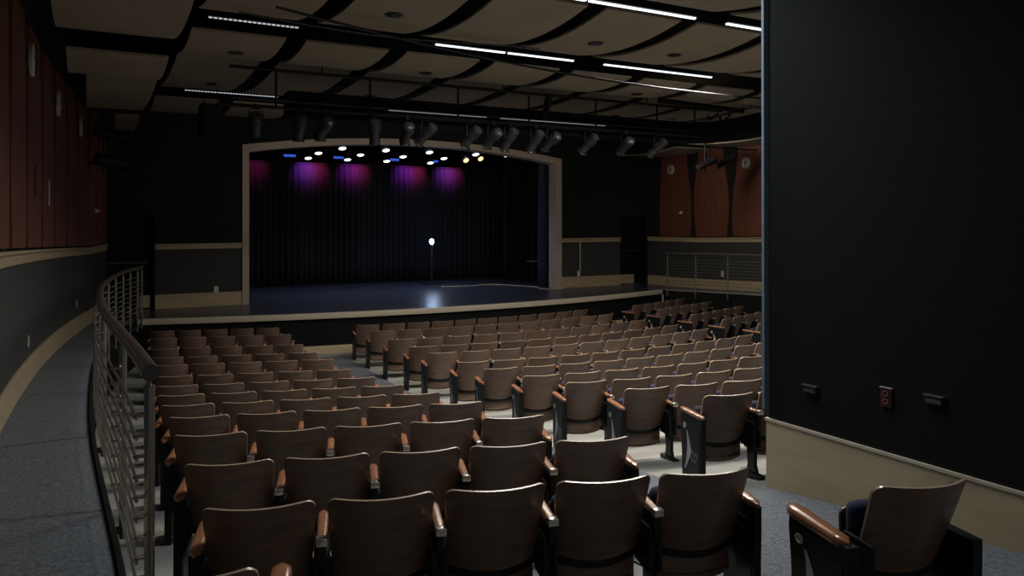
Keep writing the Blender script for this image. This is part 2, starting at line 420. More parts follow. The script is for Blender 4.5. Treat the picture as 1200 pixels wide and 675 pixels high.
m = MB(); m.tube([(13.38, FW-.02, 1.385), (13.38, FW-.02, 2.42)], .016, 8)
tag(m.build('conduit_pipe', M['pale_disc']), 'thin grey upright conduit above the outlet right of the stage', 'pipe')
m = MB(); m.tube([(13.33, FW-.03, 1.25), (13.30, FW-.05, 1.1), (13.2, FW-.06, 1.0), (13.0, FW-.07, .93), (12.85, FW-.08, .915)], .011, 6)
tag(m.build('power_cord', M['cable']), 'thin yellow cord hanging from the outlet right of the stage', 'cord')
# side doors
for x0, x1, n, w in ((.37, 1.41, 1, 'left'), (14.93, 15.95, 2, 'right')):
    d = MB(); d.box((x0, FW+.10, STZ+.01), (x1, FW+.16, STZ+2.2))
    d = d.build('door_%d' % n, M['black_paint'], smooth=False)
    struct(d, 'black stage side door with a steel push bar %s of the stage' % w, 'door')
    b = MB(); b.box((x0+.04, FW+.02, STZ+1.07), (x1-.16, FW+.06, STZ+1.11))
    for xx in (x0+.08, x1-.24): b.box((xx, FW+.04, STZ+1.06), (xx+.05, FW+.10, STZ+1.12))
    b.build('push_bar', M['cast'], d)
    kx0, kx1 = (x0+.02, x0+.62) if n == 2 else (x1-.32, x1-.10)
    kp = MB(); kp.box((kx0, FW+.085, STZ+.03), (kx1, FW+.10, STZ+.32)); kp.build('kick_plate', M['maple'], d)
    bd = MB(); bd.box((x1-.05, FW-.02, STZ+.01), (x1, FW+.1, STZ+2.2)); bd.build('door_jamb', M['black_paint'], d)

# stage house
m = MB()
m.box((1.0, FW+.3, STZ-.1), (1.15, 28, 8)); m.box((15.2, FW+.3, STZ-.1), (15.35, 28, 8))
m.box((1.0, 27.9, STZ-.1), (15.35, 28.1, 8)); m.box((1.0, FW+.3, 8), (15.35, 28.1, 8.1))
m.box((1.0, FW+.3, CEIL-.2), (15.3, FW+.4, 8.1))
struct(m.build('wall_back', M['black_paint'], smooth=False), 'black walls of the stage house behind the curtain', 'wall')
def drape(x0, y0, x1, y1, z0, z1, n, amp, name, label, mt, cat='curtain'):
    m = MB(); P = []; L = math.hypot(x1-x0, y1-y0); nx, ny = -(y1-y0)/L, (x1-x0)/L
    for i in range(n*8+1):
        t = i/(n*8); a = amp*math.sin(t*n*2*PI)*(1+.35*math.sin(t*37))+amp*.3*math.sin(t*n*5.1)
        row = []
        for kz in range(7):
            f = kz/6; q = a*(.55+.45*(1-f))
            row.append((x0+(x1-x0)*t+nx*q, y0+(y1-y0)*t+ny*q, z0+(z1-z0)*f))
        P.append(row)
    m.slab(P, lambda p: p+Vector((nx*.012, ny*.012, 0)))
    return tag(m.build(name, mt, angle=180), label, cat)
drape(2.6, 24.6, 14.6, 24.6, STZ+.01, 4.76, 64, .055, 'back_curtain', 'black pleated back curtain washed purple along its top', M['curtain'])
drape(12.3, 20.45, 13.2, 20.75, STZ+.01, 6.6, 7, .05, 'leg_curtain', 'narrow navy side curtain, coloured as blue-lit, inside the right stage frame', M['navy_blue_lit_curtain'])
drape(13.0, 22.3, 14.8, 22.3, STZ+.01, 6.6, 10, .05, 'leg_curtain', 'black side curtain in the right wing behind the navy one', M['curtain'])
drape(12.7, 23.6, 14.8, 23.6, STZ+.01, 6.6, 11, .05, 'leg_curtain', 'black side curtain in the right wing nearest the back curtain', M['curtain'])
m = MB(); m.tube([(2.6, 24.6, 4.79), (14.6, 24.6, 4.79)], .025, 8)
tag(m.build('curtain_pipe', M['fixture']), 'long pipe holding up the black back curtain', 'pipe')

# ------------------------------------------------------------------ near wall on the right with its maple base
NX, NY = 4.85, 4.45
m = MB()
m.box((NX, -1.5, .5), (NX+.3, NY, 3-1.6), 0)
m.prism([(-1.5, 3-1.6), (NY, 3-1.6), (NY+.02, CEIL), (-1.5, CEIL)], NX+.012, NX+.3, lambda a, b, h: (h, a, b), 0)
struct(m.build('wall_near', M['near_wall'], smooth=False), 'tall dark woven wall filling the right of the photo', 'wall')
m = MB()
P = []
for i in range(13):
    y = -1.5+(NY+.012+1.5)*i/12; P.append([(NX-.012, y, floor_z(NX-.02, y)+.012), (NX-.012, y, 3-1.63)])
m.slab(P, lambda p: p+Vector((.02, 0, 0)))
struct(m.build('baseboard_near', M['maple'], angle=30), 'broad maple base panel at the foot of the near wall', 'baseboard')
m = MB(); m.box((NX-.022, -1.5, 3-1.632), (NX+.02, NY+.02, 3-1.612))
struct(m.build('trim_7', M['lip']), 'pale cap strip on the near wall base panel', 'trim')
m = MB()
m.prism([(-.040, 1.46), (.020, 1.46), (-.035+.035, CEIL), (-.075+.02, CEIL)], NY+.005, NY+.03, lambda a, b, h: (NX+a, h, b))
struct(m.build('trim_8', M['stage_lit_trim'], smooth=False), 'upright edge strip of the near wall, tinted bluish as by stage light', 'trim')
for i, (y, z, lab) in enumerate(((4.03, 1.70, 'black hooded step light on the near wall, left of the red outlet'), (3.05, 1.82, 'black hooded step light on the near wall, right of the red outlet'))):
    t = thing('step_light', lab, 'step light', (NX, y, z), 0, 'step lights on the near wall')
    b = bevel_box((-.022, -.062, -.03), (.02, .062, .03), .006); b.build('housing', M['fixture'], t)
    h = MB(); h.box((-.032, -.066, .024), (.01, .066, .032)); h.build('lit_hood', M['steel'], t)  # pale steel stands in for light along the top edge
    l = MB(); l.box((-.024, -.05, -.02), (-.021, .05, .01)); l.build('louver', M['lens_dark'], t)
t = thing('wall_outlet', 'red outlet plate with two pale sockets on the near wall', 'outlet', (NX, 3.40, 1.765))
MB().box((-.006, -.042, -.065), (.014, .042, .065)).build('cover_plate', M['red_plate'], t)
for zz in (-.027, .027):
    b = MB()
    for a, c2 in (((-.012, -.022, zz-.018), (-.005, -.014, zz+.018)), ((-.012, .014, zz-.018), (-.005, .022, zz+.018)), ((-.012, -.022, zz+.012), (-.005, .022, zz+.018)), ((-.012, -.022, zz-.018), (-.005, .022, zz-.012))): b.box(a, c2)
    b.build('socket', M['pink'], t)
MB().box((-.010, -.046, .065), (.01, .046, .070)).build('plate_edge', M['silver'], t)

# ------------------------------------------------------------------ theatre seats
def shell_pts(w0, w1, z0, z1, yf, r, nx=16, nz=16, curve=.085, belly=0):
    P = []
    zs = [i/(nz-5) for i in range(nz-5)]
    zs = [z*(1-r/(z1-z0)) for z in zs]+[1-r/(z1-z0)*(1-math.sin(a*PI/2/5)) for a in range(0, 6)]
    zs = sorted(set(round(z, 5) for z in zs))
    for f in zs:
        z = z0+(z1-z0)*f; w = w0+(w1-w0)*f
        d = (z-(z1-r))/r
        if d > 0: w -= r*(1-math.sqrt(max(0, 1-d*d)))
        row = []
        for j in range(nx+1):
            x = w*(2*j/nx-1); c = (x/.25)**2
            zz = z - belly*(1-c)*(1-f)
            row.append((x, yf(z)+curve*c, zz))
        P.append(row)
    return P
tilt = lambda z: .20*(1-(z-.28)/.48)
SM = {}
m = MB(); m.slab(shell_pts(.227, .252, .330, .75, tilt, .045, belly=.034), lambda p: p+Vector((0, .014, .002)), 0, 1)
SM['backrest'] = m.mesh('backrest', [M['seat_wood'], M['lit_ply_edge']], angle=50)
m = MB(); m.slab(shell_pts(.20, .222, .34, .725, lambda z: tilt(z)+.018, .04), lambda p: p+Vector((0, .035, .003)))
SM['back_cushion'] = m.mesh('back_cushion', M['navy'], angle=70)
b = bevel_box((-.222, .265, .26), (.222, .355, .60), .042, 3)
SM['seat_cushion'] = b.mesh('seat_cushion', M['navy'], angle=70)
m = MB()
m.slab(shell_pts(.228, .226, .14, .272, lambda z: .212-(.28-z)*.05, .012, nz=10, belly=.015), lambda p: p+Vector((0, .012, 0)))
m.slab(shell_pts(.215, .222, .17, .55, lambda z: .358, .04, curve=.015), lambda p: p+Vector((0, .012, 0)))
m.slab([[(x, .19+.06*(x/.25)**2, .155), (x, .35, .175)] for x in (-.2, -.1, 0, .1, .2)], lambda p: p+Vector((0, 0, .01)))
SM['seat_pan'] = m.mesh('seat_pan', M['seat_wood'], angle=50)
m = MB()
for s_ in (-1, 1):
    m.box((s_*.250-.010, .10, .24), (s_*.250+.010, .30, .47))
    m.box((s_*.236-.012, .20, .29), (s_*.236+.012, .235, .42))
P = []
for j in range(13):
    x = .235*(2*j/12-1); c = (x/.25)**2
    P.append([(x, tilt(.29)+.085*c-.006, .284-.032*(1-c)), (x, tilt(.29)+.085*c-.006, .334-.034*(1-c))])
m.slab(P, lambda p: p+Vector((0, .015, 0)))
SM['hinge_frame'] = m.mesh('hinge_frame', M['black_metal'], angle=40)
# standards: local origin in the middle of the leg, floor at z=0
prof = [(.09,-.03),(.25,-.03),(.225,.08),(.255,.36),(.38,.47),(.41,.545),(.08,.545),(.07,.45),(.125,.36),(.135,.08)]
m = MB(); m.prism(prof, -.017, .017, lambda a, b_, h: (h, a, b_))
m.box((-.032, .04, -.03), (.032, .31, .008))
SM['standard'] = m.mesh('standard', M['black_metal'], smooth=False)
profE = [(.06,-.04),(.385,-.04),(.40,.30),(.415,.47),(.41,.545),(.06,.545),(.06,.40),(.065,.25)]
m = MB(); m.prism(profE, -.022, .022, lambda a, b_, h: (h, a, b_))
m.prism([(.085,.05),(.115,.05),(.115,.45),(.085,.45)], -.026, .026, lambda a, b_, h: (h, a, b_))
SM['end_panel'] = m.mesh('end_panel', M['black_metal'], smooth=False)
def emblem(sg):
    m = MB(); x = sg*.0235
    fr = lambda a, b_, h: (h*sg, a, b_)
    # slim crescent leaf: arc edge and straight edge
    N_ = 12; pa = []; pb = []
    for i in range(N_+1):
        t = i/N_; z = .06+.34*t
        pa.append((.325-.20*(1-abs(2*t-1)**1.2)*.42 - .03*t, z)); pb.append((.340-.055*(1-(2*t-1)**2)*.5-.03*t, z))
    for i in range(N_):
        m.add([(sg*.0245, *pa[i]), (sg*.0245, *pb[i]), (sg*.0245, *pb[i+1]), (sg*.0245, *pa[i+1])], [(0, 1, 2, 3)])
    for k_ in range(3):       # ripples beside the leaf
        yy = .215-.035*k_; pts = [(sg*.0235, yy+.012*math.sin(t/8*PI*2), .15+.09*t/8-.005*k_) for t in range(9)]
        m.tube(pts, .0022, 4)
    return m.mesh('leaf_inlay', M['silver'], angle=60)
SM['emb-1'] = emblem(-1); SM['emb1'] = emblem(1)
def disc_mesh(sg):
    Mx = Matrix.Translation((sg*.022, .345, .435)) @ Matrix.Rotation(PI/2*sg, 4, 'Y')
    m = MB(); m.lathe([(.026, 0), (.026, .003), (.018, .004), (.016, .002), (.001, .002)], 18, Mx)
    return m.mesh('row_disc', M['silver'], angle=40)
SM['disc-1'] = disc_mesh(-1); SM['disc1'] = disc_mesh(1)
def arm_mesh(w, h, L0, L1, mt):
    P = []
    n = 12
    for i in range(n+1):
        t = i/n; y = L0+(L1-L0)*t
        e = 1.0
        if t < .12: e = math.sqrt(max(0.02, 1-((.12-t)/.12)**2))
        if t > .85: e = math.sqrt(max(0.02, 1-((t-.85)/.15)**2))
        ww = w*(.82+.18*t)*e; hh = h*(.55+.45*e)
        zc = .515+h*.55-.012*(1-t)
        ring = [(ww/2*math.copysign(abs(math.cos(a))**.6, math.cos(a)), y, zc+hh/2*math.copysign(abs(math.sin(a))**.6, math.sin(a))) for a in [2*PI*k_/14 for k_ in range(14)]]
        P.append(ring+[ring[0]])
    m = MB(); m.grid(P)
    for R in (P[0], P[-1]):
        m.add(R[:-1], [tuple(range(14))])
    return m.mesh('armrest', mt, angle=50)
SM['armrest'] = arm_mesh(.056, .034, .06, .43, M['arm_wood'])
SM['end_armrest'] = arm_mesh(.066, .036, .05, .45, M['arm_wood'])
SM['wide_armrest'] = arm_mesh(.088, .055, .10, .56, M['arm_wood'])
m = bevel_box((-.027, .052, .508), (.027, .10, .549), .008); SM['arm_bracket'] = m.mesh('arm_bracket', M['chrome'])  # metal bracket, pale also for the highlight on the glossy arm end
HP = .275
def seat(x, y, rz, label, group, left_end, right_end, z=None, wide=False, sx=1.0):
    z = floor_z(x, y) if z is None else z
    r = thing('theater_seat', label, 'theater seat', (x, y, z), rz, group); r.scale = (sx, 1, 1)
    for n in ('backrest', 'back_cushion', 'seat_cushion', 'seat_pan', 'hinge_frame'): put(n, SM[n], r)
    for sg, end, use in ((-1, left_end, True), (1, right_end, right_end)):
        if not use: continue
        if end:
            hp = HP+((.10 if sg < 0 else 0) if wide == 1 else .02) if wide else HP
            p = put('end_panel', SM['end_panel'], r, (sg*hp, .0, 0))
            if wide: p.scale = (1.3, 1.25, .90) if sg < 0 or wide == 2 else (1.2, 1, .86)
            if wide == 1 and sg == 1: continue       # its right arm is hidden behind the back in the photo
            put('leaf_inlay', SM['emb%d' % sg], p); put('row_disc', SM['disc%d' % sg], p)
            put('armrest', SM['wide_armrest' if wide else 'end_armrest'], r, (sg*hp, 0, (-.045 if wide == 1 else -.01) if wide else .03))
        else:
            put('standard', SM['standard'], r, (sg*HP, 0, 0))
            a = put('armrest', SM['armrest'], r, (sg*HP, 0, .03)); put('arm_bracket', SM['arm_bracket'], a)
    return r

LROW = [(1.31,16.9,3.27,16.32),(1.24,15.7,3.23,15.11),(1.14,14.29,3.12,13.7),(1.1,13.21,3.08,12.61),(1.06,12.31,3.08,11.7),(1.0,11.16,3.01,10.55),(.94,10.1,3.0,9.49),(.87,8.97,2.95,8.34),(.82,7.87,2.92,7.24),(.79,6.76,2.86,6.14),(.74,5.7,2.85,5.07),(.70,4.62,2.83,3.98),(.66,3.52,2.77,2.89)]
for k, (xa, ya, xb, yb) in enumerate(LROW):
    a = math.atan2(yb-ya, xb-xa); z = floor_z((xa+xb)/2, (ya+yb)/2)
    for i in range(5):
        t = i/4
        seat(xa+(xb-xa)*t, ya+(yb-ya)*t, a, 'brown wood-backed theater seat, left block, %s row from stage, %s from the railing' % (ORD[k+1], ORD[i+1]), 'theater seats of the left block', i == 0, i == 4, z, sx=min(1.0, math.hypot(xb-xa, yb-ya)/4/.553))
CROW = [(5.25,15.51,11),(5.18,14.37,11),(5.09,13.08,11),(5.08,11.98,11),(5.04,11.06,11),(5.03,9.89,11),(5.0,8.96,10),(4.94,7.77,9),(4.87,6.67,7),(4.87,5.61,5),(4.87,4.50,3)]
def hc(x):
    u = abs(x-7.9); return u*u/28
for k, (x0, q, n) in enumerate(CROW):
    zr = floor_z(6.5, q+hc(6.5))
    for i in range(n):
        x = x0+.556*i; y = q+hc(x)
        seat(x, y, math.atan(2*(x-7.9)/28), 'brown wood-backed theater seat, centre block, %s row from stage, %s from left aisle' % (ORD[k+1], ORD[i+1]), 'theater seats of the centre block', i == 0, i == 10, .5*zr+.5*floor_z(x, y))
RROW = [(12.74,15.97,5),(12.70,14.90,5),(12.58,13.60,5),(12.52,12.52,5),(12.45,11.42,3)]
for k, (x0, y0, n) in enumerate(RROW):
    a = math.radians(17.3); z = floor_z(13.6, y0+.3)
    for i in range(n):
        seat(x0+.507*i, y0+.507*i*math.tan(a), a, 'brown wood-backed theater seat, right block, %s row from stage, %s from its aisle' % (ORD[k+1], ORD[i+1]), 'theater seats of the right block', i == 0, i == n-1 and n == 5, z, sx=.531/.553)
seat(3.31, 2.07, math.radians(-15.6), 'separate brown seat with thick glossy arms on carpet before the near wall', 'single companion seats', True, True, floor_z(3.31, 2.07)+.012, wide=1)
seat(.24, 2.66, math.radians(-16.5), 'separate brown seat cut off by the lower photo edge beside the railing post', 'single companion seats', True, True, floor_z(.24, 2.66)+.025, wide=2)

# ------------------------------------------------------------------ railings
def railing(mirror, y0, y1, posts, label):
    t = thing('ramp_railing', label, 'railing', (0, 0, 0))
    fx = (lambda x: 16-x) if mirror else (lambda x: x)
    rz = lambda y: ramp_z(y)+1.04+.06*sstep(12, 17.8, y)
    path = []; n = 60
    for i in range(n+1):
        y = y0+(y1-y0)*i/n; path.append((fx(rail_sx(y)), y, rz(y)))
    if mirror: MB().tube(path, .026, 12).build('handrail', M['steel'], t)
    else: MB().tube(path, .037, 16).build('handrail', M['rail_wood'], t)
    for r_ in range(9):
        MB().tube([(p[0]-(.055 if not mirror else -.055), p[1], p[2]-.19-.088*r_) for p in path], .0075, 6).build('rod', M['steel'], t)
    for y in posts:
        x = fx(rail_sx(y)); z = rz(y)
        p = MB().tube([(x, y, ramp_z(y)-.18), (x, y, z-.06)], .022, 12)
        p.tube([(x, y, z-.06), (x, y, z-.03)], .010, 8)
        p = p.build('post', M['steel'], t)
        dx = -.055 if not mirror else .055
        for r_ in range(9): MB().tube([(x, y, z-.19-.088*r_), (x+dx*1.2, y, z-.19-.088*r_)], .0095, 6).build('rod_clip', M['chrome'], p)
        f = MB()
        sd = -.09 if not mirror else .09
        f.box((min(x, x+sd), y-.02, ramp_z(y)-.15), (max(x, x+sd), y+.02, ramp_z(y)-.11)); f.build('mounting_bracket', M['cast'], p)
railing(False, 3.64, 17.85, (3.70, 5.2, 7.3, 9.4, 11.4, 13.2, 14.6, 15.7, 16.5, 17.2, 17.78), 'curving steel railing with dark handrail along the left ramp')
railing(True, 10.6, 17.7, (11.2, 12.8, 14.45, 15.6, 16.65, 17.62), 'steel railing with horizontal rods along the right ramp')

# ------------------------------------------------------------------ ceiling, curved panels
m = MB(); m.box((-1.6, -2, CEIL), (18, FW+.3, CEIL+.1))
struct(m.build('ceiling', M['black_paint'], smooth=False), 'black ceiling above the hanging curved panels', 'ceiling')
gaps = [1.07+1.5*i for i in range(10)]
cols = [(-.30, gaps[0]-.14, -.42)]+[(gaps[i]+.14, gaps[i+1]-.14, 0) for i in range(9)]+[(gaps[9]+.14, 16.0, -.42)]
rows = [(4.7, 7.25, 2.62, .13, 'row nearest the camera'), (7.85, 10.3, 2.64, .13, 'row before the long light strip'), (10.85, 12.55, 2.50, .08, 'row just past the long light strip'), (12.57, 15.95, 2.52, .10, 'row above the black catwalk'), (17.0, 19.3, 2.47, .10, 'row nearest the stage wall')]
for ci, (xa, xb, dz) in enumerate(cols):
    for y0, y1, H, sag, rn in rows:
        if ci > 4 and y0 < 5 and ci < 0: continue
        ya, yb = y0, y1
        if dz:
            ya, yb = y0*.995, y1*1.03 if y0 > 11 else y1
        x0_ = xa
        if ci == 0: x0_ = max(xa, wall_x((ya+yb)/2)+.32)
        if ci == 10: xb = min(xb, wall_xr((ya+yb)/2)-.25)
        P = []
        for i in range(15):
            t = i/14; y = ya+(yb-ya)*t; z = 3+H+dz-sag*(1-(2*t-1)**2)
            P.append([(x0_+(xb-x0_)*j/4, y, z) for j in range(5)])
        m = MB(); m.slab(P, lambda p: p+Vector((0, 0, .03)))
        tag(m.build('ceiling_panel', M['cloud'], angle=50), 'curved tan ceiling panel, %s, %s column from the left wall' % (rn, ORD[ci+1]), 'ceiling panel', 'curved ceiling panels')
def ceil_z(y):
    for y0, y1, H, sag, _ in rows:
        if y0 <= y <= y1: return 3+H-sag*(1-(2*(y-y0)/(y1-y0)-1)**2)
    return 5.5
for x, y, lab in ((1.9,11.7,'second column past the light strip'),(1.95,14.6,'second column above the catwalk'),(3.3,8.95,'third column before the light strip'),(4.85,14.5,'fourth column above the catwalk'),(6.35,9.0,'fifth column before the light strip'),(10.8,14.5,'eighth column above the catwalk'),(7.85,9.05,'sixth column before the light strip'),(12.3,11.85,'ninth column past the light strip'),(9.3,14.9,'seventh column above the catwalk'),(12.3,14.3,'ninth column above the catwalk'),(4.9,11.8,'fourth column past the light strip'),(9.3,11.8,'seventh column past the light strip')):
    z = ceil_z(y)
    t = thing('ceiling_downlight', 'small dark recessed downlight in ceiling panel, '+lab, 'downlight', (x, y, z), 0, 'recessed ceiling downlights')
    MB().lathe([(.115, -.012), (.115, .02)], 20).build('trim_ring', M['cast'], t)
    MB().lathe([(.085, -.016), (.085, -.011)], 20).build('lamp_lens', M['lens_dark'], t)

# linear light strips in the slots
def strip(x0, x1, y, z, label, dotted=False, em='tube'):
    t = thing('linear_light', label, 'light strip', ((x0+x1)/2, y, z), 0, 'linear ceiling lights')
    L = (x1-x0)/2
    MB().box((-L-.03, -.06, .012), (L+.03, .06, .11)).build('housing', M['fixture'], t)
    b = MB()
    if dotted:
        n = int(2*L/.06)
        for i in range(n): b.box((-L+2*L*i/n, -.010, -.002), (-L+2*L*(i+.7)/n, .010, .012))
    else: b.box((-L, -.020, -.008), (L, .020, .012))
    b.build('diffuser', M['tube_dot' if dotted else em], t)
    MB().tube([(-L*.8, 0, .1), (-L*.8, 0, CEIL-z)], .008, 6).build('hanger', M['fixture'], t)
    MB().tube([(L*.8, 0, .1), (L*.8, 0, CEIL-z)], .008, 6).build('hanger', M['fixture'], t)
for a, b_, lab in ((3.7,5.15,'nearest slot, left piece'),(5.2,6.85,'nearest slot, middle piece'),(7.4,9.1,'nearest slot beside the near wall')):
    strip(a, b_, 7.5, 5.58, 'bright white light strip in the '+lab)
for a, b_, lab in ((1.38,2.54,'dotted white light strip in the second slot, leftmost of four'),(4.55,5.72,'bright white light strip in the second slot, second of four'),(5.78,7.0,'bright white light strip in the second slot, third of four'),(7.62,10.03,'bright white light strip in the second slot, fourth of four')):
    strip(a, b_, 10.55, 5.60, lab, a < 2)
strip(1.7, 3.5, 16.35, 5.54, 'dotted white light strip at the far left before the stage wall', True)

# ------------------------------------------------------------------ black catwalk soffit and lighting pipes
m = MB(); P = []
path = [(2.9, 12.95, 0), (4, 12.95, 0), (7, 12.95, 0), (10, 12.95, 0), (11.5, 12.95, 0), (12.1, 12.7, .03), (12.5, 12.25, .10), (12.7, 11.6, .17), (12.75, 10.9, .22)]
for i, (x, y, dz) in enumerate(path):
    a = Vector(path[min(i+1, len(path)-1)][:2])-Vector(path[max(i-1, 0)][:2]); a.normalize(); nx, ny = a.y, -a.x
    P.append([(x+nx*w, y+ny*w, 3+h+dz) for w, h in ((.2, 1.67), (.2, 2.11), (-.2, 2.11), (-.2, 1.67), (.2, 1.67))])
m.grid(P); m.add(P[0][:4], [(0, 1, 2, 3)]); m.add(P[-1][:4], [(0, 1, 2, 3)])
t = thing('lighting_catwalk', 'long black boxed catwalk hanging before the stage wall, curving up at right', 'catwalk', (0, 0, 0))
m.build('soffit_box', M['black_paint'], t, angle=35)
m = MB(); m.box((2.0, 12.68, 4.90), (11.5, 12.76, 4.925)); m.build('flange', M['cast'], t)
m = MB(); m.box((4.6, 12.69, 4.890), (6.5, 12.73, 4.899)); m.box((6.8, 12.69, 4.890), (9.2, 12.73, 4.899)); m.build('flange_glint', M['glint_glow'], t)  # glowing strips imitate light caught along the flange
t2 = thing('lighting_batten', 'long horizontal pipe with drop rods hanging under the ceiling panels', 'pipe', (0, 0, 0))
MB().tube([(1.95, 12.6, 5.39), (12.3, 12.6, 5.39)], .028, 8).build('upper_pipe', M['fixture'], t2)
MB().tube([(1.8, 12.6, 4.79), (11.6, 12.6, 4.79)], .028, 8).build('lower_pipe', M['fixture'], t2)
for x in (2.66, 4.22, 5.87, 7.35, 8.9, 10.46, 11.5):
    MB().tube([(x, 12.6, 4.77), (x, 12.6, 5.41)], .020, 8).build('drop_rod', M['fixture'], t2)
for x in (3.4, 6.8, 10.2):
    MB().tube([(x, 12.6, 5.41), (x, 12.6, CEIL)], .012, 6).build('hanger', M['fixture'], t2)
m = MB(); m.tube([(9.6, 11.5, 5.28), (12.1, 11.8, 5.28)], .05, 10)
tag(m.build('short_pipe', M['black_paint']), 'thick short black pipe above the right end of the catwalk', 'pipe')
for i, x in enumerate((11.4, 11.75)):
    pts = [(x, 11.75, 5.25), (x-.05, 11.8, 5.14), (x, 12.0, 5.08), (x+.1, 12.2, 5.12), (x+.1, 12.2, 5.2)]
    tag(MB().tube(pts, .022, 8).build('hanging_hook', M['fixture']), 'black bent hanger under the short pipe, %s of two' % ('left' if i == 0 else 'right'), 'hook', 'bent hangers')
pts = []
for i in range(41):
    t = i/40; x = 1.9+10.6*t; y = 9.0+2.2*t; z = 5.43-.22*math.sin(PI*min(1, t*1.05))*(1-.35*t)
    pts.append((x, y, z))
tag(MB().tube(pts, .018, 8).build('hanging_cable', M['black_cable']), 'long black cable sagging across under the ceiling panels', 'cable')
pts = [(x_, 9.6+.02*x_, 5.46-.05*math.sin((x_-2)*1.2)) for x_ in [1.6+.25*i for i in range(18)]]
tag(MB().tube(pts, .012, 6).build('hanging_cable', M['cast']), 'thin grey cable near the second light slot at left', 'cable')

def spotlight(loc, rz, pitch, label, group, warm=False, sc=1.0):
    """ellipsoidal spotlight hung by a yoke; loc is the clamp on the pipe"""
    t = thing('stage_spotlight', label, 'stage light', loc, rz, group); t.scale = (sc,)*3
    B = Matrix.Translation((0, 0, -.34)) @ Matrix.Rotation(-pitch, 4, 'X') @ Matrix.Rotation(-PI/2, 4, 'X')   # body axis +z -> aims +y
    m = MB(); m.lathe([(.03, -.30), (.085, -.28), (.105, -.20), (.105, -.02), (.075, .0), (.075, .03), (.088, .05), (.088, .27), (.098, .275), (.098, .30)], 18, B)
    for k_ in range(4): m.lathe([(.112, -.25+.05*k_), (.112, -.235+.05*k_)], 18, B)
    m.build('lamp_body', M['fixture'] if 'on pipes' in group else M['spot_body'], t)  # pipe spotlights get a darker body so they look unlit
    MB().lathe([(.082, .298), (.07, .306), (.001, .312)], 18, B).build('lens', M['lens_warm'] if warm else M['lens_dark'], t)
    fr = MB(); fr.box((-.11, -.11, .285), (.11, .11, .292), 0, B); fr.build('color_frame', M['fixture'], t)
    y = MB(); y.tube([(-.125, 0, -.34), (-.125, 0, -.10), (-.06, 0, -.04), (.06, 0, -.04), (.125, 0, -.10), (.125, 0, -.34)], .012, 6)
    y.build('yoke', M['fixture'], t)
    c = MB(); c.box((-.03, -.035, -.06), (.03, .035, .04)); c.build('clamp', M['fixture'], t)
SX = [2.42,3.14,3.55,4.44,5.05,5.42,6.34,6.79,7.15,7.74,8.1,9.01,9.95,10.8]
random.seed(3)
for i, x in enumerate(SX):
    spotlight((x*.969, 12.6, 4.79), random.uniform(-.35, .35), random.uniform(.45, .75), 'grey stage spotlight on the catwalk pipe, %s from the left' % ORD[i+1], 'spotlights on the catwalk pipe', sc=.86)
spotlight((7.75, 12.6, 5.39), .6, 1.3, 'small black spotlight clamped to the upper pipe above the catwalk', 'spotlights on pipes', sc=.7)
# left wall pipe with two spotlights
m = MB(); m.tube([(.30, 17.0, 3.9), (.30, 17.0, 5.0)], .022, 8)
m.tube([(.30, 17.0, 4.1), (wall_x(17.0), 17.0, 4.1)], .018, 8); m.tube([(.30, 17.0, 4.9), (wall_x(17.0), 17.0, 4.9)], .018, 8)
tag(m.build('wall_pipe', M['fixture']), 'upright black pipe bracketed to the left wall panels', 'pipe')
spotlight((.42, 17.0, 5.05), -1.1, .15, 'stage spotlight on the left wall pipe, upper of two', 'spotlights on pipes', sc=1.1)
spotlight((.42, 17.0, 4.50), -1.1, .15, 'stage spotlight on the left wall pipe, lower of two', 'spotlights on pipes', sc=1.1)
m = MB(); m.tube([(14.6, 15.6, 4.2), (14.6, 15.6, 5.2)], .022, 8)
m.tube([(14.6, 15.6, 4.95), (wall_xr(15.6), 15.6, 4.95)], .018, 8)
tag(m.build('wall_pipe', M['fixture']), 'black pipe arm reaching from the right wall under the ceiling', 'pipe')
spotlight((14.6, 15.52, 4.85), 1.0, .5, 'stage spotlight on the right wall pipe arm', 'spotlights on pipes')
spotlight((15.35, 15.55, 4.95), 1.0, .5, 'stage spotlight close to the right wall panels', 'spotlights on pipes')
# hung loudspeaker
t = thing('hanging_loudspeaker', 'dark box loudspeaker hanging at the left before the stage wall', 'loudspeaker', (2.1, 15.8, 4.55))
bevel_box((-.2, -.2, 0), (.2, .2, .66), .02).build('cabinet', M['black_wall'], t)
MB().box((-.17, -.215, .03), (.17, -.2, .63)).build('grille', M['fixture'], t)
MB().tube([(-.12, 0, .66), (-.12, 0, CEIL-4.55)], .01, 6).build('hanger', M['fixture'], t)
MB().tube([(.12, 0, .66), (.12, 0, CEIL-4.55)], .01, 6).build('hanger', M['fixture'], t)

# ------------------------------------------------------------------ on the stage
for y, z, w in ((21.5, 5.28, 'front'), (22.8, 5.24, 'middle'), (23.8, 5.16, 'back')):
    tag(MB().tube([(4.2, y, z), (12.4, y, z)], .025, 8).build('stage_pipe', M['fixture']), 'horizontal lighting pipe over the stage, %s of three' % w, 'pipe', 'lighting pipes over the stage')
def par(x, y, z, aim, label, lens, group, r=.115):
    t = thing('stage_par_light', label, 'stage light', (x, y, z), 0, group)
    B = Matrix.Translation((0, 0, -.16)) @ Matrix.Rotation(aim, 4, 'X')    # body axis -z
    MB().lathe([(r*.45, .16), (r*.8, .12), (r, .02), (r, -.10)], 18, B).build('can', M['fixture'], t)
    MB().lathe([(r*.94, -.102), (r*.7, -.118), (.001, -.124)], 18, B).build('lens', M[lens], t)
    MB().tube([(-r-.02, 0, -.16), (-r-.02, 0, -.03), (0, 0, .02), (r+.02, 0, -.03), (r+.02, 0, -.16)], .009, 6).build('yoke', M['fixture'], t)
